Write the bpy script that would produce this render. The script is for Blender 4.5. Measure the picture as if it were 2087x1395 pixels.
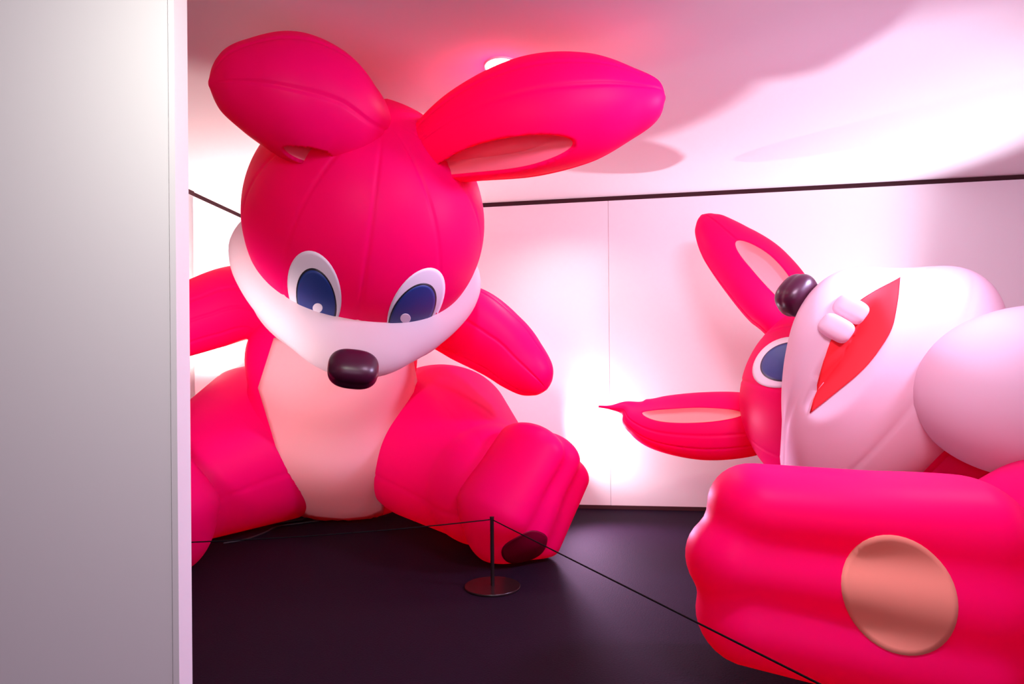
import bpy, bmesh, math
import numpy as np
from mathutils import Vector, Matrix

for o in list(bpy.data.objects):
    bpy.data.objects.remove(o)
SC = bpy.context.scene
COL = SC.collection

# ------------------------------------------------------------------ camera, exposure
F, ROLL, EYE, CX, HY = 1230.0, 0.0096, 1.5, 1043.5, 780.0
cd = bpy.data.cameras.new('camera')
cd.sensor_width = 36.0
cd.lens = F / 2087.0 * 36.0
cd.shift_y = (HY - 697.5) / 2087.0
cd.clip_start = 0.05
cam = bpy.data.objects.new('camera', cd)
cam.location = (0, 0, EYE)
cam.rotation_euler = (math.pi / 2, ROLL, 0)
COL.objects.link(cam)
SC.camera = cam
SC.view_settings.view_transform = 'Standard'
SC.view_settings.look = 'None'
SC.view_settings.gamma = 1.0
SC.view_settings.use_curve_mapping = False
SC.view_settings.exposure = 0.0
try:
    SC.cycles.max_bounces = 10
    SC.cycles.diffuse_bounces = 6
    SC.cycles.transmission_bounces = 8
    SC.cycles.sample_clamp_indirect = 6.0
    SC.cycles.caustics_reflective = False
    SC.cycles.caustics_refractive = False
except Exception:
    pass

# ------------------------------------------------------------------ world and lights
w = bpy.data.worlds.new('world')
SC.world = w
w.use_nodes = True
w.node_tree.nodes['Background'].inputs[0].default_value = (1.0, 0.80, 0.95, 1)
w.node_tree.nodes['Background'].inputs[1].default_value = 0.06


def pix(px, py, Y):
    """point seen at pixel px,py of the photograph, at distance Y in front of the camera"""
    u = (px - CX) / F
    v = -(py - HY) / F
    c, s = math.cos(ROLL), math.sin(ROLL)
    return np.array([(u * c + v * s) * Y, Y, EYE + (v * c - u * s) * Y])


def floor_pt(px, py, z=0.0):
    p = pix(px, py, 1.0)
    return pix(px, py, (EYE - z) / (EYE - p[2]))


def aim(o, tgt):
    d = Vector(tgt) - o.location
    o.rotation_euler = d.to_track_quat('-Z', 'Y').to_euler()


def lamp(name, kind, loc, tgt, energy, col, **kw):
    ld = bpy.data.lights.new(name, kind)
    ld.energy = energy
    ld.color = col
    for k, v in kw.items():
        setattr(ld, k, v)
    o = bpy.data.objects.new(name, ld)
    o.location = loc
    aim(o, tgt)
    COL.objects.link(o)
    return o


CEIL = 3.68
# floodlights on the floor behind the two figures, washing walls and ceiling
lamp('flood_lamp_behind_foot', 'SPOT', (0.52, 6.72, 0.72), (2.2, 6.75, 1.25), 105, (0.97, 0.82, 1.0),
     spot_size=math.radians(150), spot_blend=0.8, shadow_soft_size=0.05)
lamp('floor_fill', 'SPOT', (0.60, 6.70, 0.75), (1.5, 5.0, 0.0), 430, (0.95, 0.55, 1.0),
     spot_size=math.radians(85), spot_blend=0.9, shadow_soft_size=0.16)  # unseen extra spot added to brighten the carpet
lamp('flood_lamp_right', 'SPOT', (4.85, 5.60, 0.46), (2.8, 5.6, 3.68), 640, (0.86, 0.82, 1.0),
     spot_size=math.radians(72), spot_blend=0.6, shadow_soft_size=0.08)
lamp('flood_lamp_left', 'SPOT', (-2.90, 7.20, 1.6), (-3.10, 6.8, 3.6), 290, (1.0, 0.90, 0.84),
     spot_size=math.radians(165), spot_blend=0.7, shadow_soft_size=0.10)
# unseen fill lamps added: spots at both sides, soft areas from the camera side
lamp('side_fill_left', 'SPOT', (-2.45, 3.0, 1.45), (-1.8, 6.0, 1.85), 280, (1.0, 0.80, 0.82),
     spot_size=math.radians(80), spot_blend=0.7, shadow_soft_size=0.30)
lamp('side_fill_right', 'SPOT', (3.7, 3.3, 3.3), (-0.6, 4.9, 0.9), 720, (0.74, 0.60, 1.0),
     spot_size=math.radians(92), spot_blend=0.9, shadow_soft_size=0.25)
lamp('front_fill', 'AREA', (0.8, -2.4, 1.9), (-0.4, 5.0, 1.4), 66, (1.0, 0.68, 0.98),
     shape='RECTANGLE', size=4.0, size_y=2.4)  # added soft fill from behind the camera
lamp('overhead_fill', 'AREA', (1.5, 1.9, 3.6), (2.7, 4.7, 1.2), 140, (1.0, 0.70, 0.98),
     shape='RECTANGLE', size=1.2, size_y=0.5)  # added overhead fill, mainly for the lying rabbit
lamp('partition_fill', 'AREA', (-0.55, 1.25, 3.0), (-1.3, 2.2, 1.55), 27, (0.96, 1.0, 0.88),
     shape='RECTANGLE', size=0.8, size_y=0.5)  # unseen lamp added to brighten the near partition

# ------------------------------------------------------------------ materials


def nodes_of(name):
    m = bpy.data.materials.new(name)
    m.use_nodes = True
    nt = m.node_tree
    return m, nt, nt.nodes, nt.links


def noise_bump(nt, b, scale, strength, dist=0.01, detail=4.0):
    tc = nt.nodes.new('ShaderNodeTexCoord')
    n = nt.nodes.new('ShaderNodeTexNoise')
    n.inputs['Scale'].default_value = scale
    n.inputs['Detail'].default_value = detail
    bp = nt.nodes.new('ShaderNodeBump')
    bp.inputs['Strength'].default_value = strength
    bp.inputs['Distance'].default_value = dist
    nt.links.new(tc.outputs['Object'], n.inputs['Vector'])
    nt.links.new(n.outputs['Fac'], bp.inputs['Height'])
    nt.links.new(bp.outputs['Normal'], b.inputs['Normal'])
    return n


def solid(name, col, rough=0.6, spec=0.5, bump=None, vary=None, emit=None):
    m, nt, N, L = nodes_of(name)
    b = N['Principled BSDF']
    b.inputs['Base Color'].default_value = (*col, 1)
    b.inputs['Roughness'].default_value = rough
    b.inputs['Specular IOR Level'].default_value = spec
    if bump:
        n = noise_bump(nt, b, *bump)
        if vary:
            r = N.new('ShaderNodeMixRGB')
            r.inputs[1].default_value = (*col, 1)
            r.inputs[2].default_value = (*vary, 1)
            L.new(n.outputs['Fac'], r.inputs[0])
            L.new(r.outputs[0], b.inputs['Base Color'])
    if emit:
        b.inputs['Emission Color'].default_value = (*emit[0], 1)
        b.inputs['Emission Strength'].default_value = emit[1]
    return m


def nylon(name, col, through, mix=0.3, rough=0.45, spec=0.10):
    """thin inflated nylon: reflects, and lets part of the light behind it through"""
    m, nt, N, L = nodes_of(name)
    b = N['Principled BSDF']
    b.inputs['Base Color'].default_value = (*col, 1)
    b.inputs['Roughness'].default_value = rough
    b.inputs['Specular IOR Level'].default_value = spec
    t = N.new('ShaderNodeBsdfTranslucent')
    t.inputs['Color'].default_value = (*through, 1)
    ms = N.new('ShaderNodeMixShader')
    ms.inputs[0].default_value = mix
    L.new(b.outputs[0], ms.inputs[1])
    L.new(t.outputs[0], ms.inputs[2])
    L.new(ms.outputs[0], N['Material Output'].inputs['Surface'])
    noise_bump(nt, b, 2.2, 0.12, 0.03, 2.0)
    return m


M = {}
M['pink'] = nylon('pink_nylon', (0.97, 0.002, 0.215), (1.0, 0.008, 0.055), 0.48)
M['white'] = nylon('white_nylon', (0.86, 0.74, 0.79), (0.9, 0.72, 0.78), 0.42)
M['belly'] = nylon('belly_nylon', (0.95, 0.72, 0.78), (0.98, 0.45, 0.62), 0.50)
M['inner'] = nylon('inner_ear_nylon', (0.95, 0.42, 0.42), (0.95, 0.40, 0.40), 0.25)
M['inner_shaded'] = nylon('shaded_inner_ear_nylon', (0.92, 0.20, 0.30), (0.95, 0.15, 0.22), 0.25)  # inner ear cloth with shade and red bounce light put into its colour
M['pad'] = nylon('pad_nylon', (0.92, 0.36, 0.25), (0.9, 0.3, 0.2), 0.15)
M['shaded_pad'] = nylon('shaded_pad_nylon', (0.16, 0.0, 0.02), (0.2, 0.0, 0.02), 0.15)  # paw pad cloth darkened, shade and red light worked into the colour
M['mouth'] = nylon('mouth_nylon', (0.92, 0.03, 0.04), (0.9, 0.03, 0.03), 0.25)
M['nose'] = solid('nose_vinyl', (0.05, 0.004, 0.022), 0.34, 0.5, (6, 0.1, 0.02))
M['eye_white'] = solid('eye_white_print', (0.80, 0.74, 0.84), 0.5)
M['black'] = solid('black_print', (0.004, 0.004, 0.012), 0.5)
M['blue'] = solid('blue_print', (0.008, 0.036, 0.21), 0.5)
M['wall'] = solid('wall_paint', (0.86, 0.84, 0.84), 0.8, 0.3, (40, 0.05, 0.005))
M['ceiling'] = solid('ceiling_paint', (0.84, 0.80, 0.82), 0.85, 0.2, (30, 0.04, 0.005))
M['partition'] = solid('partition_paint', (0.83, 0.80, 0.82), 0.6, 0.3, (18, 0.05, 0.004))
M['floor'] = solid('dark_carpet', (0.0075, 0.0028, 0.0075), 0.7, 0.05, (90, 0.35, 0.006), (0.0155, 0.0056, 0.0160))
M['gap'] = solid('shadow_gap_paint', (0.06, 0.024, 0.028), 0.8, 0.1)
M['steel'] = solid('black_steel', (0.014, 0.007, 0.008), 0.28, 0.5)
M['cord'] = solid('black_cord', (0.022, 0.018, 0.020), 0.45, 0.4)
M['rope'] = solid('black_rope', (0.006, 0.004, 0.005), 0.8, 0.1)
M['lampglow'] = solid('lamp_glow', (1, 1, 1), 0.5, 0.3, emit=((1.0, 0.93, 0.86), 14.0))
M['ring'] = solid('lamp_ring_metal', (0.55, 0.5, 0.5), 0.4, 0.5)

# ------------------------------------------------------------------ mesh helpers


def link_mesh(name, verts, faces, mat, parent=None, smooth=True):
    me = bpy.data.meshes.new(name)
    me.from_pydata([tuple(map(float, v)) for v in verts], [], [tuple(map(int, f)) for f in faces])
    me.validate()
    bm = bmesh.new()
    bm.from_mesh(me)
    bmesh.ops.recalc_face_normals(bm, faces=bm.faces)
    bm.to_mesh(me)
    bm.free()
    me.materials.append(mat)
    if smooth:
        me.polygons.foreach_set('use_smooth', [True] * len(me.polygons))
    o = bpy.data.objects.new(name, me)
    COL.objects.link(o)
    if parent is not None:
        o.parent = parent
        loc = Vector((0, 0, 0))
        p = parent
        while p is not None:
            loc += p.location
            p = p.parent
        o.location = -loc
    return o


def thing(name, loc, label, cat, group=None):
    o = bpy.data.objects.new(name, None)
    o.location = loc
    o.empty_display_size = 0.1
    COL.objects.link(o)
    o['label'] = label
    o['category'] = cat
    if group:
        o['group'] = group
    return o


def grid_faces(nr, nc, wrap=True):
    F_ = []
    for i in range(nr - 1):
        for j in range(nc if wrap else nc - 1):
            k = (j + 1) % nc
            F_.append((i * nc + j, i * nc + k, (i + 1) * nc + k, (i + 1) * nc + j))
    return F_


def unit(v):
    v = np.asarray(v, float)
    return v / np.linalg.norm(v)


def frame_from(zaxis, xhint):
    z = unit(zaxis)
    x = np.asarray(xhint, float)
    x = unit(x - z * (x @ z))
    return np.stack([x, np.cross(z, x), z], 1)     # columns


def ell(p, c, r, Rm=None):
    """approximate signed distance to an ellipsoid"""
    q = p - np.asarray(c, float)
    if Rm is not None:
        q = q @ Rm
    r = np.asarray(r, float)
    k0 = np.linalg.norm(q / r, axis=-1)
    k1 = np.linalg.norm(q / (r * r), axis=-1) + 1e-9
    return k0 * (k0 - 1.0) / k1


def cap(p, a, b, ra, rb):
    a = np.asarray(a, float)
    b = np.asarray(b, float)
    ab = b - a
    t = np.clip(((p - a) @ ab) / (ab @ ab), 0, 1)
    return np.linalg.norm(p - (a + t[..., None] * ab), axis=-1) - (ra + (rb - ra) * t)


def smin(a, b, k):
    h = np.clip(0.5 + 0.5 * (b - a) / k, 0, 1)
    return b * (1 - h) + a * h - k * h * (1 - h)


def smax(a, b, k):
    return -smin(-a, -b, k)


def sphere_dirs(nr, nc, fr):
    th = np.linspace(0, math.pi, nr)[:, None]
    ph = np.linspace(0, 2 * math.pi, nc, endpoint=False)[None, :]
    d = np.stack([np.sin(th) * np.cos(ph), np.sin(th) * np.sin(ph), np.cos(th) + 0 * ph], -1)
    return d.reshape(-1, 3) @ fr.T, np.repeat(np.linspace(0, math.pi, nr), nc), np.tile(ph[0], nr)


def star(name, sdf, center, fr, mat, parent, nr=72, nc=96, rmax=3.0, seams=(), depth=0.012, width=0.02):
    """closed surface of sdf around center; seams are meridians pressed in a little"""
    d, th, ph = sphere_dirs(nr, nc, fr)
    c = np.asarray(center, float)
    lo = np.zeros(len(d))
    hi = np.full(len(d), rmax)
    for _ in range(34):
        mid = 0.5 * (lo + hi)
        inside = sdf(c + d * mid[:, None]) < 0
        lo = np.where(inside, mid, lo)
        hi = np.where(inside, hi, mid)
    r = lo
    for s in seams:
        a = np.abs((ph - s + math.pi) % (2 * math.pi) - math.pi) * np.sin(th) * r
        r = r - depth * np.exp(-(a / width) ** 2) * np.clip(np.sin(th) * 4 - 0.6, 0, 1)
    return link_mesh(name, c + d * r[:, None], grid_faces(nr, nc), mat, parent)


def catmull(P, n):
    P = np.asarray(P, float)
    m = len(P)
    ext = np.vstack([2 * P[0] - P[1], P, 2 * P[-1] - P[-2]])
    t = np.linspace(0, m - 1 - 1e-9, n)
    i = t.astype(int)
    u = (t - i)[:, None]
    p0, p1, p2, p3 = ext[i], ext[i + 1], ext[i + 2], ext[i + 3]
    return 0.5 * ((2 * p1) + (-p0 + p2) * u + (2 * p0 - 5 * p1 + 4 * p2 - p3) * u * u + (-p0 + 3 * p1 - 3 * p2 + p3) * u ** 3)


class Loft:
    """tube with elliptical sections along a spine; rows are x,y,z,radius_across,radius_deep"""

    def __init__(self, rows, ref, n=90):
        A = catmull(rows, n)
        self.c = A[:, :3]
        self.ru = np.maximum(A[:, 3], 0.002)
        self.rv = np.maximum(A[:, 4], 0.002)
        t = np.gradient(self.c, axis=0)
        t /= np.linalg.norm(t, axis=1)[:, None]
        ref = np.asarray(ref, float)
        V = ref - t * (t @ ref)[:, None]
        self.V = V / np.linalg.norm(V, axis=1)[:, None]
        self.U = np.cross(self.V, t)
        self.n = n

    def at(self, s, th, extra=0.0):
        """s in 0..1 along, th angle; extra moves out along the section"""
        x = np.clip(s, 0, 1) * (self.n - 1)
        i = np.minimum(x.astype(int), self.n - 2)
        u = (x - i)[:, None]
        g = lambda q: q[i] * (1 - u) + q[i + 1] * u
        ru = self.ru[i] * (1 - u[:, 0]) + self.ru[i + 1] * u[:, 0]
        rv = self.rv[i] * (1 - u[:, 0]) + self.rv[i + 1] * u[:, 0]
        return g(self.c) + g(self.U) * ((ru + extra) * np.cos(th))[:, None] + g(self.V) * ((rv + extra) * np.sin(th))[:, None]


def slot_in(s, th, slot):
    s0, t0, ds, dt = slot
    dth = (th - t0 + math.pi) % (2 * math.pi) - math.pi
    return np.sqrt(((s - s0) / ds) ** 2 + (dth / dt) ** 2)


def loft_mesh(name, L, mat, parent, ns=180, nc=180, seams=(), depth=0.011, width=0.032, slot=None, sdepth=0.12):
    s = np.repeat(np.linspace(0, 1, ns), nc)
    th = np.tile(np.linspace(0, 2 * math.pi, nc, endpoint=False), ns)
    e = np.zeros_like(s)
    fade = np.clip(np.minimum(s, 1 - s) * 12, 0, 1)
    for q in seams:
        a = (th - q + math.pi) % (2 * math.pi) - math.pi
        e = e - depth * fade * np.exp(-(a / width) ** 2)
    if slot:
        k = slot_in(s, th, slot)
        e = e - sdepth * np.clip((1.0 - k) / 0.30, 0, 1) ** 0.6 * (k < 1)
    V = L.at(s, th, e)
    F_ = grid_faces(ns, nc)
    n = len(V)
    V = np.vstack([V, L.c[:1], L.c[-1:]])
    for j in range(nc):
        k = (j + 1) % nc
        F_.append((n, k, j))
        F_.append((n + 1, (ns - 1) * nc + j, (ns - 1) * nc + k))
    return link_mesh(name, V, F_, mat, parent)


def slot_patch(name, L, slot, mat, parent, sdepth=0.12, lift=0.010, nr=24, nc=64):
    s0, t0, ds, dt = slot
    S, T, E = [s0], [t0], [-sdepth + lift]
    for i in range(1, nr + 1):
        k = i / nr * 0.97
        for j in range(nc):
            a = 2 * math.pi * j / nc
            S.append(s0 + ds * k * math.cos(a))
            T.append(t0 + dt * k * math.sin(a))
            E.append(-sdepth * min(1, (1 - k) / 0.30) ** 0.6 + lift)
    V = L.at(np.array(S), np.array(T), np.array(E))
    F_ = [(0, 1 + j, 1 + (j + 1) % nc) for j in range(nc)]
    for i in range(nr - 1):
        for j in range(nc):
            k = (j + 1) % nc
            F_.append((1 + i * nc + j, 1 + (i + 1) * nc + j, 1 + (i + 1) * nc + k, 1 + i * nc + k))
    return link_mesh(name, V, F_, mat, parent)


def grad(sdf, p, h=1e-3):
    g = np.stack([sdf(p + np.eye(3)[i] * h) - sdf(p - np.eye(3)[i] * h) for i in range(3)], -1)
    return g / (np.linalg.norm(g, axis=-1)[:, None] + 1e-12)


def march(sdf, o, d, tmax):
    """first crossing of sdf along rays o + t d"""
    n = len(d)
    prev = np.zeros(n)
    hit = np.full(n, np.nan)
    for t in np.linspace(0, tmax, 400)[1:]:
        ins = sdf(o + d * t) < 0
        new = ins & np.isnan(hit)
        hit[new] = t
        if not np.isnan(hit).any():
            break
    step = tmax / 399
    lo = hit - step
    hi = hit.copy()
    for _ in range(20):
        mid = 0.5 * (lo + hi)
        ins = sdf(o + d * mid[:, None]) < 0
        hi = np.where(ins, mid, hi)
        lo = np.where(ins, lo, mid)
    return o + d * hi[:, None], ~np.isnan(hit)


def decal(name, sdf, outline, project, mat, parent, lift=0.006, nr=10):
    """patch of cloth sewn on a surface: outline is a closed 2D polygon, project maps 2D points to points on the surface"""
    outline = np.asarray(outline, float)
    c = outline.mean(0)
    nc = len(outline)
    P = [c]
    for i in range(1, nr + 1):
        P += list(c + (outline - c) * i / nr)
    P = np.array(P)
    Q, ok = project(P)
    for _ in range(40):
        if ok.all():
            break
        P[~ok] = c + (P[~ok] - c) * 0.985
        Q, ok = project(P)
    nrm = grad(sdf, Q)
    V = Q + nrm * lift
    rim = Q[-nc:] - nrm[-nc:] * 0.01
    V = np.vstack([V, rim])
    F_ = [(0, 1 + j, 1 + (j + 1) % nc) for j in range(nc)]
    for i in range(nr):
        for j in range(nc):
            k = (j + 1) % nc
            F_.append((1 + i * nc + j, 1 + (i + 1) * nc + j, 1 + (i + 1) * nc + k, 1 + i * nc + k))
    good = np.concatenate([ok, ok[-nc:]])
    F_ = [f for f in F_ if all(good[x] for x in f)]
    V = np.nan_to_num(V)
    return link_mesh(name, V, F_, mat, parent)


def ellipse2(cx, cy, ra, rb, ang, n=48, power=2.0):
    t = np.linspace(0, 2 * math.pi, n, endpoint=False)
    x = ra * np.sign(np.cos(t)) * np.abs(np.cos(t)) ** (2 / power)
    y = rb * np.sign(np.sin(t)) * np.abs(np.sin(t)) ** (2 / power)
    c, s = math.cos(ang), math.sin(ang)
    return np.stack([cx + x * c - y * s, cy + x * s + y * c], 1)


def densify(poly, n=8):
    poly = np.asarray(poly, float)
    out = []
    for i in range(len(poly)):
        a, b = poly[i], poly[(i + 1) % len(poly)]
        for k in range(n):
            out.append(a + (b - a) * k / n)
    return np.array(out)


def box(name, x0, x1, y0, y1, z0, z1, mat, parent=None, Rm=None, org=None, bevel=0.0):
    bm = bmesh.new()
    bmesh.ops.create_cube(bm, size=1)
    for v in bm.verts:
        v.co = Vector(((x0 + x1) / 2 + v.co.x * (x1 - x0), (y0 + y1) / 2 + v.co.y * (y1 - y0), (z0 + z1) / 2 + v.co.z * (z1 - z0)))
    if bevel:
        bmesh.ops.bevel(bm, geom=bm.edges[:], offset=bevel, segments=2, profile=0.6, affect='EDGES')
    if Rm is not None:
        for v in bm.verts:
            v.co = Rm @ v.co + Vector(org)
    me = bpy.data.meshes.new(name)
    bm.to_mesh(me)
    bm.free()
    me.materials.append(mat)
    o = bpy.data.objects.new(name, me)
    COL.objects.link(o)
    if parent is not None:
        o.parent = parent
    return o


def structure(o):
    o['kind'] = 'structure'
    return o


def lathe(name, prof, mat, parent=None, center=(0, 0, 0), n=48):
    """prof: list of r,z from bottom axis to top axis"""
    V, F_ = [], []
    for r, z in prof:
        for j in range(n):
            a = 2 * math.pi * j / n
            V.append((center[0] + r * math.cos(a), center[1] + r * math.sin(a), center[2] + z))
    F_ = grid_faces(len(prof), n)
    o = link_mesh(name, V, F_, mat, parent, smooth=True)
    es = o.modifiers.new('edge_split', 'EDGE_SPLIT')
    es.split_angle = math.radians(40)
    return o


def tube(name, pts, r, mat, parent=None, n=160, nc=10, smooth_path=True):
    P = catmull(np.asarray(pts, float), n) if smooth_path else np.asarray(pts, float)
    t = np.gradient(P, axis=0)
    t /= np.linalg.norm(t, axis=1)[:, None]
    up = np.where(np.abs(t[:, 2:3]) > 0.9, np.array([[1.0, 0, 0]]), np.array([[0, 0, 1.0]]))
    U = np.cross(t, up)
    U /= np.linalg.norm(U, axis=1)[:, None]
    W = np.cross(U, t)
    V = []
    for i in range(len(P)):
        for j in range(nc):
            a = 2 * math.pi * j / nc
            V.append(P[i] + r * (math.cos(a) * U[i] + math.sin(a) * W[i]))
    F_ = grid_faces(len(P), nc)
    F_.append(tuple(range(nc)))
    F_.append(tuple((len(P) - 1) * nc + j for j in range(nc)))
    return link_mesh(name, V, F_, mat, parent)


# ------------------------------------------------------------------ room
structure(box('floor', -6.5, 7.5, -3.0, 9.5, -0.1, 0.0, M['floor']))
structure(box('ceiling', -6.5, 7.5, -3.0, 9.5, CEIL, CEIL + 0.1, M['ceiling']))
SL = math.atan(-0.145)
RB = Matrix.Rotation(SL, 3, 'Z')
O_B = (0, 7.255, 0)
WT = 3.624


def wall_of_panels(name, edges, mat, Rm, org, zt, thick=0.05):
    """flat wall made of boards with narrow open joints, in front of a backing"""
    root = structure(box(name, edges[0], edges[-1], thick, thick + 0.08, 0, zt, mat, None, Rm, org))
    for a, b in zip(edges[:-1], edges[1:]):
        box('panel', a + 0.0015, b - 0.0015, 0, thick, 0.045, zt, mat, root, Rm, org, bevel=0.002)
    return root


wall_of_panels('wall_back', [-3.0, -1.20, 1.16, 7.0], M['wall'], RB, O_B, WT)
structure(box('trim_1', -3.1, 7.0, 0.02, 0.12, WT, CEIL, M['gap'], None, RB, O_B))
structure(box('baseboard_back', -3.0, 7.0, -0.012, 0.02, 0, 0.045, M['gap'], None, RB, O_B, bevel=0.004))
# wall on the left runs back from a corner to the back wall
cl = pix(381, 394, 1.0)
ycl = (WT - EYE) / (cl[2] - EYE)
pcl = pix(381, 394, ycl)
RL = Matrix.Rotation(SL + math.pi / 2, 3, 'Z')
O_L = (float(pcl[0]), float(pcl[1]), 0)
wl = wall_of_panels('wall_left', [0.0, 2.2], M['wall'], RL, O_L, WT)
structure(box('trim_2', 0.0, 2.2, 0.02, 0.12, WT, CEIL, M['gap'], None, RL, O_L))
wf = structure(box('wall_left_return', -3.2, 0.0, 0.012, 0.10, 0, WT, M['wall'], None, RB, O_L))
box('panel', -3.2, -0.030, 0.0, 0.012, 0, WT, M['wall'], wf, RB, O_L, bevel=0.002)
box('edge_strip', -0.027, 0.0, -0.004, 0.012, 0, WT, M['wall'], wf, RB, O_L, bevel=0.002)
structure(box('trim_3', -3.2, 0.0, 0.02, 0.12, WT, CEIL, M['gap'], None, RB, O_L))
structure(box('wall_right', 6.4, 6.5, -3.0, 7.0, 0, CEIL, M['wall']))

# near partition on the left, its edge trimmed with a narrow strip
YP = 2.2
pe_t = pix(355, 10, YP)
pe_b = pix(366, 1385, YP)
lean = (pe_b[0] - pe_t[0]) / (pe_b[2] - pe_t[2])
x_at = lambda z: pe_b[0] + lean * (z - pe_b[2])


def slab(name, xl, xr, y0, y1, mat, parent=None, z0=0.0, z1=CEIL):
    V = []
    for y in (y0, y1):
        for z in (z0, z1):
            V += [(xl + lean * z, y, z), (xr + lean * z, y, z)]
    F_ = [(0, 1, 3, 2), (4, 6, 7, 5), (0, 4, 5, 1), (2, 3, 7, 6), (0, 2, 6, 4), (1, 5, 7, 3)]
    return link_mesh(name, V, F_, mat, parent, smooth=False)


xe = x_at(0.0)
part = structure(slab('wall_front_left', -3.6, xe - 0.026, YP, YP + 0.09, M['partition']))
slab('edge_strip', xe - 0.022, xe, YP - 0.002, YP + 0.088, M['partition'], part)

# ------------------------------------------------------------------ ceiling lamps


def downlight(px, py, label, r, energy):
    p = pix(px, py, 1.0)
    Y = (CEIL - EYE) / (p[2] - EYE)
    c = pix(px, py, Y)
    t = thing('ceiling_lamp', (c[0], c[1], CEIL), label, 'lamp', 'round ceiling downlights')
    lathe('ring', [(r * 0.93, -0.0), (r * 0.93, -0.008), (r, -0.010), (r * 1.04, -0.006), (r * 1.04, 0)], M['ring'], t, (c[0], c[1], CEIL))
    lathe('diffuser', [(0.001, -0.030), (r * 0.45, -0.027), (r * 0.75, -0.019), (r * 0.93, -0.006), (r * 0.93, -0.001), (0.001, -0.001)], M['lampglow'], t, (c[0], c[1], CEIL))
    l = lamp('downlight_beam', 'SPOT', (c[0], c[1], CEIL - 0.03), (c[0], c[1], 0), energy, (1.0, 0.86, 0.78),
             spot_size=math.radians(150), spot_blend=0.8, shadow_soft_size=0.08)
    l.parent = t
    l.location = (0, 0, -0.06)
    return t


downlight(1021, 134, 'round glowing ceiling downlight peeking over the top of the big right ear', 0.115, 110)
downlight(1130, 341, 'small round ceiling downlight just under the lower edge of the big right ear', 0.10, 90)

# ------------------------------------------------------------------ rabbits
RH = 0.886


def head_local(T):
    return lambda loc: T[0] + T[1] @ np.asarray(loc, float)


def ellipsoid_part(name, T, c, r, mat, parent, tilt=0.0, power=2.0, nr=64, nc=96, seams=(), depth=0.008, width=0.02, pole='n', taper=0.0):
    """ellipsoid given in head axes (l across, d snout, n crown); tilt turns it about l"""
    C0, Rm = T
    ct, st = math.cos(tilt), math.sin(tilt)
    Rt = np.array([[1, 0, 0], [0, ct, -st], [0, st, ct]])
    A = Rm @ Rt
    cw = C0 + Rm @ np.asarray(c, float)
    r = np.asarray(r, float)

    def sdf(p):
        q = (p - cw) @ A
        if taper:
            q = q * np.stack([1.0 / (1.0 - taper * np.clip((q[..., 1] + 0.2) / r[1], 0, 1) ** 1.5), 1 + 0 * q[..., 1], 1 + 0 * q[..., 1]], -1)
        if power == 2.0:
            return ell(q, (0, 0, 0), r)
        return (np.sum(np.abs(q / r) ** power, -1) ** (1 / power) - 1) * r.min()
    fr = A if pole == 'n' else np.stack([A[:, 1], A[:, 2], A[:, 0]], 1)
    o = star(name, sdf, cw, fr, mat, parent, nr, nc, seams=seams, depth=depth, width=width)
    return o, sdf


def make_head(root, T, mz, jaw):
    C0, Rm = T
    sdf = lambda p: ell(p, C0, (RH, RH, RH * 1.0), Rm)
    seams = [math.pi / 2 + k * math.pi / 5 for k in range(10)]
    head = star('head', sdf, C0, Rm, M['pink'], root, 110, 420, seams=seams, depth=0.006, width=0.013)
    # upper muzzle, jaw, mouth
    if mz is None:
        return head, sdf
    muz, msdf = ellipsoid_part('muzzle', T, mz['c'], mz['r'], M['white'], root,
                               seams=[math.pi / 2, -math.pi / 2], depth=0.006, taper=mz['taper'])
    if jaw:
        ellipsoid_part('jaw', T, jaw['c'], jaw['r'], M['white'], root, tilt=jaw['tilt'], seams=[math.pi / 2], depth=0.006)
        ellipsoid_part('mouth', T, jaw['mc'], jaw['mr'], M['mouth'], root)
    no, _ = ellipsoid_part('nose', T, mz['nose'], (0.160, 0.125, 0.108), M['nose'], muz, power=2.7,
                           pole='l', seams=[0.0, math.pi], depth=0.004)
    return head, muz, sdf


def eye(head, sdf, project, specs):
    """specs: list of name, outline, material, lift"""
    for name, outline, mat, lift in specs:
        decal(name, sdf, outline, project, mat, head, lift)


def ray_project(sdf, tmax=9.0):
    o = np.array([0, 0, EYE])

    def f(P):
        d = np.array([pix(x, y, 1.0) - o for x, y in P])
        d /= np.linalg.norm(d, axis=1)[:, None]
        return march(sdf, o, d, tmax)
    return f


def px_rows(rows):
    """rows of px, py, Y, radius in px across, radius in m deep -> world rows"""
    out = []
    for px, py, Y, r, dp in rows:
        p = pix(px, py, Y)
        out.append([*p, r / F * Y, dp])
    return out


# ---- seated rabbit
LT_d = unit([0.07, -0.59, -0.81])
LT_n = np.array([0.3, -0.76, 0.57])
LT_n = unit(LT_n - LT_d * (LT_n @ LT_d))
LT = (pix(750, 455, 4.6), np.stack([np.cross(LT_d, LT_n), LT_d, LT_n], 1))

sit = thing('inflatable_rabbit', (-1.85, 6.3, 0),
            'giant hot pink inflatable rabbit sitting upright with head bowed under the ceiling', 'inflatable rabbit')
headL, muzL, hsL = make_head(sit, LT, dict(c=(0, 0.17, -0.385), r=(1.0, 0.99, 0.36), taper=0.3, nose=(0, 1.33, -0.10)), dict(c=(0, 0.10, -0.62), r=(0.86, 0.72, 0.40), tilt=-0.15, mc=(0, 0.1, -0.5), mr=(0.7, 0.6, 0.3)))
prj = ray_project(hsL, 6.0)
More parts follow.
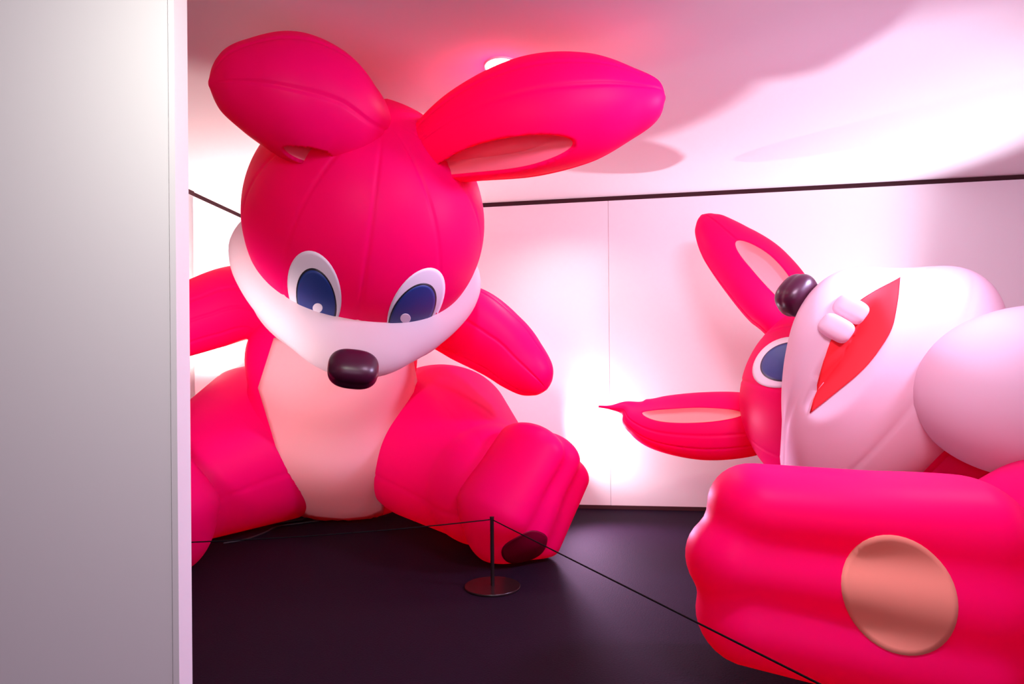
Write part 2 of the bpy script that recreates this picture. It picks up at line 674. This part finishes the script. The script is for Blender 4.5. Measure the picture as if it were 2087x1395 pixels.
# eyes, seen as pixel ellipses on the brow
eyesL = [
    (ellipse2(641, 594, 53, 84, math.radians(-13)), ellipse2(645, 613, 37, 63, math.radians(-12)), ellipse2(648, 627, 10, 9.5, 0)),
    (ellipse2(848, 622, 47, 84, math.radians(31)), ellipse2(840, 637, 36, 63, math.radians(34)), ellipse2(826, 648, 10.5, 9.5, 0)),
]
EYE_LOCAL = []
for wh, ir, hi in eyesL:
    ci = ir.mean(0)
    wh, ir = [np.stack([q[:, 0], np.minimum(q[:, 1], 663.0)], 1) for q in (wh, ir)]
    eye(headL, hsL, prj, [('eye_white', wh, M['eye_white'], 0.0015), ('eye_outline', np.stack([(ci + (ir - ci) * 1.07)[:, 0], np.minimum((ci + (ir - ci) * 1.07)[:, 1], 663.5)], 1), M['black'], 0.003),
                          ('iris', ir, M['blue'], 0.0045), ('eye_highlight', hi, M['eye_white'], 0.006)])

# torso
tor = [((-1.86, 6.70, 0.62), (0.92, 0.56, 0.66)), ((-1.84, 6.25, 1.15), (0.96, 0.66, 0.80)), ((-1.70, 5.72, 1.75), (0.80, 0.52, 0.62))]


def torso_sdf(p):
    a = ell(p, *tor[0])
    a = smin(a, ell(p, *tor[1]), 0.35)
    a = smin(a, ell(p, *tor[2]), 0.35)
    return smax(a, 0.012 - p[..., 2], 0.10)


torsoL = star('torso', torso_sdf, (-1.84, 6.2, 1.1), np.eye(3), M['pink'], sit, 80, 120)
panel_px = densify([(560, 690), (528, 790), (552, 870), (575, 950), (592, 1043), (640, 1060), (700, 1066), (750, 1061), (781, 1047), (786, 960), (812, 890), (852, 800), (838, 720), (780, 700), (640, 690)], 5)
decal('belly_panel', torso_sdf, panel_px, ray_project(torso_sdf, 9.0), M['belly'], torsoL, 0.012, 16)

# ears
Er = Loft(px_rows([(812, 352, 4.40, 24, .10), (862, 324, 4.25, 56, .20), (960, 276, 4.08, 92, .28), (1080, 241, 3.95, 114, .31),
                   (1200, 221, 3.90, 103, .27), (1290, 210, 3.90, 66, .20), (1338, 202, 3.90, 38, .12), (1355, 200, 3.90, 5, .02)]), (0, -1, -0.15))
slotR = (0.35, math.radians(136), 0.175, math.radians(21))
er = loft_mesh('ear', Er, M['pink'], sit, seams=[math.radians(a) for a in (-40, 20, 48, 78, 180)], slot=slotR)
slot_patch('inner_ear', Er, slotR, M['inner_shaded'], er)
El = Loft(px_rows([(724, 276, 4.20, 36, .14), (718, 266, 4.06, 72, .26), (698, 248, 3.92, 96, .32), (652, 218, 3.79, 120, .35), (585, 197, 3.66, 122, .34),
                   (505, 180, 3.54, 90, .26), (452, 173, 3.46, 54, .16), (426, 170, 3.42, 6, .02)]), (0.6, -0.8, 0))
slotL = (0.46, math.radians(10), 0.14, math.radians(16))
el_ = loft_mesh('ear', El, M['pink'], sit, seams=[math.radians(a) for a in (75, 130, 180, 270)], slot=slotL)
slot_patch('inner_ear', El, slotL, M['inner_shaded'], el_)

# arms
Ar = Loft(px_rows([(900, 640, 5.75, 70, .30), (960, 665, 5.6, 78, .32), (1020, 705, 5.45, 70, .29), (1060, 742, 5.34, 60, .25), (1092, 772, 5.28, 46, .19), (1108, 788, 5.26, 26, .1), (1114, 794, 5.25, 4, .02)]), (0, -1, 0))
loft_mesh('arm', Ar, M['pink'], sit, seams=[math.radians(a) for a in (30, 90, 150)])
Al = Loft(px_rows([(560, 620, 5.75, 72, .30), (490, 618, 5.6, 76, .32), (420, 640, 5.45, 74, .31), (350, 668, 5.3, 66, .28), (290, 695, 5.2, 50, .2), (255, 712, 5.15, 4, .02)]), (0, -1, 0))
loft_mesh('arm', Al, M['pink'], sit, seams=[math.radians(a) for a in (35, 70, 100)])


# legs
def leg_sdf(hip, knee, r0, r1):
    def f(p):
        a = cap(p, hip, knee, r0, r1)
        return smax(a, 0.010 - p[..., 2], 0.06)
    return f


hipR, kneeR = np.array([-0.76, 6.42, 0.84]), np.array([-0.26, 5.55, 0.58])
star('leg', leg_sdf(hipR, kneeR, 0.86, 0.57), 0.55 * hipR + 0.45 * kneeR, frame_from(kneeR - hipR, (0, 0, 1)), M['pink'], sit, 120, 160,
     seams=[0.4, 1.8, 3.2, 4.6], depth=0.008)
hipL, kneeL = np.array([-2.66, 6.38, 0.85]), np.array([-3.04, 5.55, 0.58])
star('leg', leg_sdf(hipL, kneeL, 0.86, 0.56), 0.55 * hipL + 0.45 * kneeL, frame_from(kneeL - hipL, (0, 0, 1)), M['pink'], sit, 120, 160,
     seams=[0.4, 1.8, 3.2, 4.6], depth=0.008)


def make_foot(name, c, toe, sole, length, width, thick, parent, pad, pad_mat, lob=0.2, floor=True, k=0.11, px=False):
    """three toe lobes side by side, running from the heel; toe and sole are directions"""
    A = frame_from(sole, toe)           # columns: toe, across, sole
    c = np.asarray(c, float)

    def sdf(p):
        q = (p - c) @ A
        qs = q * np.array([1, 1, lob / thick])
        a = None
        for i, off in enumerate((-1, 0, 1)):
            tip = length * (1.0 if off == 0 else 0.91) - lob
            e = cap(qs, (-length * 0.35, off * width * 0.66, 0), (tip, off * (width - lob) * 1.0, 0), lob * 1.05, lob)
            a = e if a is None else smin(a, e, k)
        heel = ell(q, (-length * 0.30, 0, -thick * 0.10), (length * 0.68, width * 0.98, thick * 1.02))
        a = smin(a, heel, 0.14)
        if floor:
            a = smax(a, 0.012 - p[..., 2], 0.05)
        return a
    fo = star(name, sdf, c, A, M['pink'], parent, 110, 150)
    def proj(P):
        o = c + P[:, :1] * A[:, 0] + P[:, 1:] * A[:, 1] + A[:, 2] * 1.2
        return march(sdf, o, np.tile(-A[:, 2], (len(P), 1)), 2.4)
    decal('paw_pad', sdf, pad, ray_project(sdf, 8.0) if px else proj, pad_mat, fo, 0.006)
    return fo


make_foot('foot', pix(1066, 1015, 5.1), unit([0.57, 0.22, 0.80]), unit([0.72, -0.66, -0.20]), 0.62, 0.44, 0.33, sit,
          ellipse2(-0.36, 0.02, 0.16, 0.2, 0), M['shaded_pad'], 0.19, k=0.08)
make_foot('foot', pix(288, 1040, 4.85), unit([-0.57, 0.22, 0.80]), unit([-0.55, -0.82, -0.20]), 0.62, 0.45, 0.40, sit,
          ellipse2(-0.36, 0.0, 0.16, 0.2, 0), M['shaded_pad'], 0.19)

# ---- lying rabbit
lie = thing('inflatable_rabbit', (3.6, 4.4, 0),
            'giant pink inflatable rabbit lying down, mouth open, orange pad on its near paw', 'inflatable rabbit')
RTm = np.array([[-0.66725282, -0.61885231, -0.4144822], [-0.17282386, -0.41265397, 0.89434256], [-0.72450369, 0.668385, 0.16839208]])
RTm = np.linalg.qr(RTm)[0] * np.sign(np.diag(np.linalg.qr(RTm)[1]))
RT = (np.array([2.83, 5.0, 1.32257807]), RTm)
headR, hsR = make_head(lie, RT, None, None)
# muzzle with the lower jaw hanging open, one sewn skin with a hollow for the mouth
JC = pix(1806, 794, 4.62)
lat = unit(pix(1840, 570, 4.62) - pix(1650, 845, 4.45))
JF = frame_from((-0.35, -1, 0.1), lat)          # along the mouth, across, towards the viewer
up_r = (np.array([1.0, 1.08, 0.36]))
up_c = RT[0] + RTm @ np.array([0, 0.20, -0.28])


def face_solid(p):
    q = (p - up_c) @ RTm
    q = q * np.stack([1.0 / (1.0 - 0.25 * np.clip((q[..., 1] + 0.2) / 1.08, 0, 1) ** 1.5), 1 + 0 * q[..., 1], 1 + 0 * q[..., 1]], -1)
    return smin(ell(q, (0, 0, 0), up_r), ell(p, JC, (1.04, 0.60, 0.56), JF), 0.16)


mo = ray_project(face_solid, 8.0)(np.array([[1764.0, 716.0]]))[0][0]
face_sdf = lambda p: smax(face_solid(p), -ell(p, mo, (0.70, 0.165, 0.07), JF), 0.02)
muzR = star('muzzle', face_sdf, pix(1745, 800, 4.75), frame_from(JF[:, 0], JF[:, 2]), M['white'], lie, 150, 200,
            seams=[-0.5, -1.2, 0.4, 2.0], depth=0.010, width=0.016)
mouth_px = np.vstack([catmull([(1650, 842), (1700, 803), (1765, 748), (1810, 684), (1825, 625), (1832, 568)], 26)[:-1],
                      catmull([(1832, 568), (1768, 602), (1722, 642), (1688, 708), (1650, 842)], 26)[:-1]])
decal('mouth', face_sdf, mouth_px, ray_project(face_sdf, 8.0), M['mouth'], muzR, 0.016, 24)
ellipsoid_part('nose', RT, (0, 1.21, -0.06), (0.155, 0.135, 0.120), M['nose'], muzR, power=2.7, pole='l', seams=[0.0, math.pi], depth=0.004)


def local_eye(sx):
    """the same printed eye on the lying head, laid out around the eye centre in head axes"""
    e = unit([sx * 0.33, 0.83, 0.07])
    up = unit(np.array([sx * 0.12, 0, 1.0]) - e * (np.array([sx * 0.12, 0, 1.0]) @ e))
    si = np.cross(up, e)

    def proj(P):
        L = e * RH + 1.15 * (P[:, :1] * si + P[:, 1:] * up)
        L = L / np.linalg.norm(L, axis=1)[:, None] * RH
        return RT[0] + L @ RTm.T, np.ones(len(P), bool)
    return proj


for sx in (1, -1):
    pj = local_eye(sx)
    wh = ellipse2(0, 0, 0.19, 0.31, 0)
    ir = ellipse2(0.0, -0.05, 0.135, 0.23, 0)
    eye(headR, hsR, pj, [('eye_white', wh, M['eye_white'], 0.0015), ('eye_outline', ir * 1.07, M['black'], 0.003),
                         ('iris', ir, M['blue'], 0.0045), ('eye_highlight', ellipse2(0, -0.13, 0.036, 0.036, 0), M['eye_white'], 0.006)])

# teeth: two square cushions on the upper lip
for tx, ty in ((1732, 632), (1703, 670)):
    tc = ray_project(face_solid, 8.0)(np.array([[tx, ty]], float))[0][0]
    tsdf = lambda p, tc=tc: (np.sum(np.abs(((p - tc) @ JF) / np.array([0.078, 0.108, 0.075])) ** 3.6, -1) ** (1 / 3.6) - 1) * 0.075
    star('tooth', tsdf, tc, JF, M['white'], muzR, 48, 64)

# ears
Fu = Loft(px_rows([(1622, 700, 5.5, 40, .12), (1598, 632, 5.6, 72, .2), (1542, 558, 5.78, 73, .22), (1482, 500, 5.95, 56, .18), (1448, 463, 6.05, 36, .13), (1436, 448, 6.08, 20, .08), (1430, 440, 6.1, 4, .02)]), (0.1, -1, 0))
slotU = (0.29, math.radians(88), 0.17, math.radians(21))
eu = loft_mesh('ear', Fu, M['pink'], lie, seams=[math.radians(a) for a in (0, 90, 180)], slot=slotU, sdepth=0.07)
slot_patch('inner_ear', Fu, slotU, M['inner'], eu, sdepth=0.07)
Fl = Loft(px_rows([(1590, 868, 5.6, 48, .2), (1520, 866, 5.7, 70, .26), (1430, 868, 5.85, 74, .27), (1345, 862, 5.98, 62, .2), (1300, 848, 6.05, 43, .12), (1274, 833, 6.1, 17, .06), (1245, 831, 6.12, 5, .02), (1220, 829, 6.15, 2, .01)]), (0, -0.8, 0.6))
slotD = (0.345, math.radians(80), 0.20, math.radians(14))
eo = loft_mesh('ear', Fl, M['pink'], lie, seams=[math.radians(a) for a in (-20, 20, 45, 180)], slot=slotD, sdepth=0.05)
slot_patch('inner_ear', Fl, slotD, M['inner'], eo, sdepth=0.05)

# body
torR = lambda p: smax(smin(ell(p, (3.95, 4.6, 0.75), (0.85, 0.75, 0.74)), ell(p, (3.35, 4.75, 0.85), (0.6, 0.6, 0.62)), 0.3), 0.012 - p[..., 2], 0.06)
torsoR = star('torso', torR, (3.9, 4.6, 0.78), frame_from((1, 0, 0), (0, 0, 1)), M['pink'], lie, 80, 110)
bel = lambda p: ell(p, pix(2120, 800, 4.0), (0.80, 0.5, 0.58))
star('belly_panel', bel, pix(2120, 800, 4.0), frame_from((0, -1, 0.3), (1, 0, 0)), M['white'], torsoR, 60, 90)
thg = lambda p: smax(cap(p, pix(2190, 1080, 4.1), pix(2150, 1130, 3.3), 0.55, 0.5), 0.012 - p[..., 2], 0.06)
star('leg', thg, 0.5 * (pix(2190, 1080, 4.1) + pix(2150, 1130, 3.3)), frame_from((0, -1, 0), (1, 0, 0)), M['pink'], lie, 60, 90)
make_foot('foot', pix(1790, 1185, 3.0), unit([-0.985, -0.02, 0.13]), unit([-0.16, -0.98, 0.05]), 0.93, 0.50, 0.34, lie,
          ellipse2(1833, 1214, 133, 108, math.radians(50)), M['pad'], 0.225, px=True, k=0.075)

# ------------------------------------------------------------------ barrier
pf = floor_pt(1004, 1198)
post = thing('rope_barrier', (pf[0], pf[1], 0), 'low black barrier post on a round base with thin cords to both sides', 'barrier')
ph = 0.515
lathe('base', [(0.001, 0), (0.203, 0), (0.205, 0.004), (0.205, 0.012), (0.202, 0.016), (0.001, 0.016)], M['steel'], post, (pf[0], pf[1], 0), 64)
lathe('pole', [(0.001, 0.016), (0.014, 0.016), (0.014, ph - 0.03), (0.014, ph), (0.001, ph)], M['steel'], post, (pf[0], pf[1], 0), 24)
lathe('cap', [(0.001, ph - 0.02), (0.0155, ph - 0.02), (0.0155, ph + 0.004), (0.001, ph + 0.004)], M['steel'], post, (pf[0], pf[1], 0), 24)
zc = ph - 0.018


def cord(name, a, b, sag):
    a, b = np.asarray(a, float), np.asarray(b, float)
    P = [a + (b - a) * t - np.array([0, 0, sag * 4 * t * (1 - t)]) for t in np.linspace(0, 1, 9)]
    return tube(name, P, 0.0042, M['rope'], post, 60, 8)


pr = pix(1690, 1402, 1.98)
pr = pix(1672, 1396, (EYE - zc) / (EYE - pix(1672, 1396, 1)[2]))
pt = np.array([pf[0], pf[1], zc])
far = pt + (pr - pt) * 1.35
cord('cord', pt + unit(pr - pt) * 0.017, far, 0.0)
plp = pix(355, 1102, (EYE - zc) / (EYE - pix(355, 1102, 1)[2]))
far2 = pt + (plp - pt) * 1.2
cord('cord', pt + unit(plp - pt) * 0.017, far2, 0.03)

# power cable lying on the carpet by the seated rabbit
cp = [(455, 1108), (500, 1100), (540, 1086), (565, 1074), (620, 1066), (690, 1057), (735, 1050)]
o = tube('power_cable', [floor_pt(x, y, 0.009) + np.array([0, 0, 0.0]) for x, y in cp], 0.009, M['cord'])
o['label'] = 'black power cable snaking across the carpet under the seated rabbit'
o['category'] = 'cable'
cp = [(548, 1062), (575, 1052), (600, 1044), (622, 1044), (628, 1052), (615, 1060), (585, 1064), (556, 1066), (575, 1056), (600, 1050)]
o = tube('power_cable', [floor_pt(x, y, 0.009) for x, y in cp], 0.009, M['cord'])
o['label'] = 'coiled loop of black cable between the leg and belly of the seated rabbit'
o['category'] = 'cable'
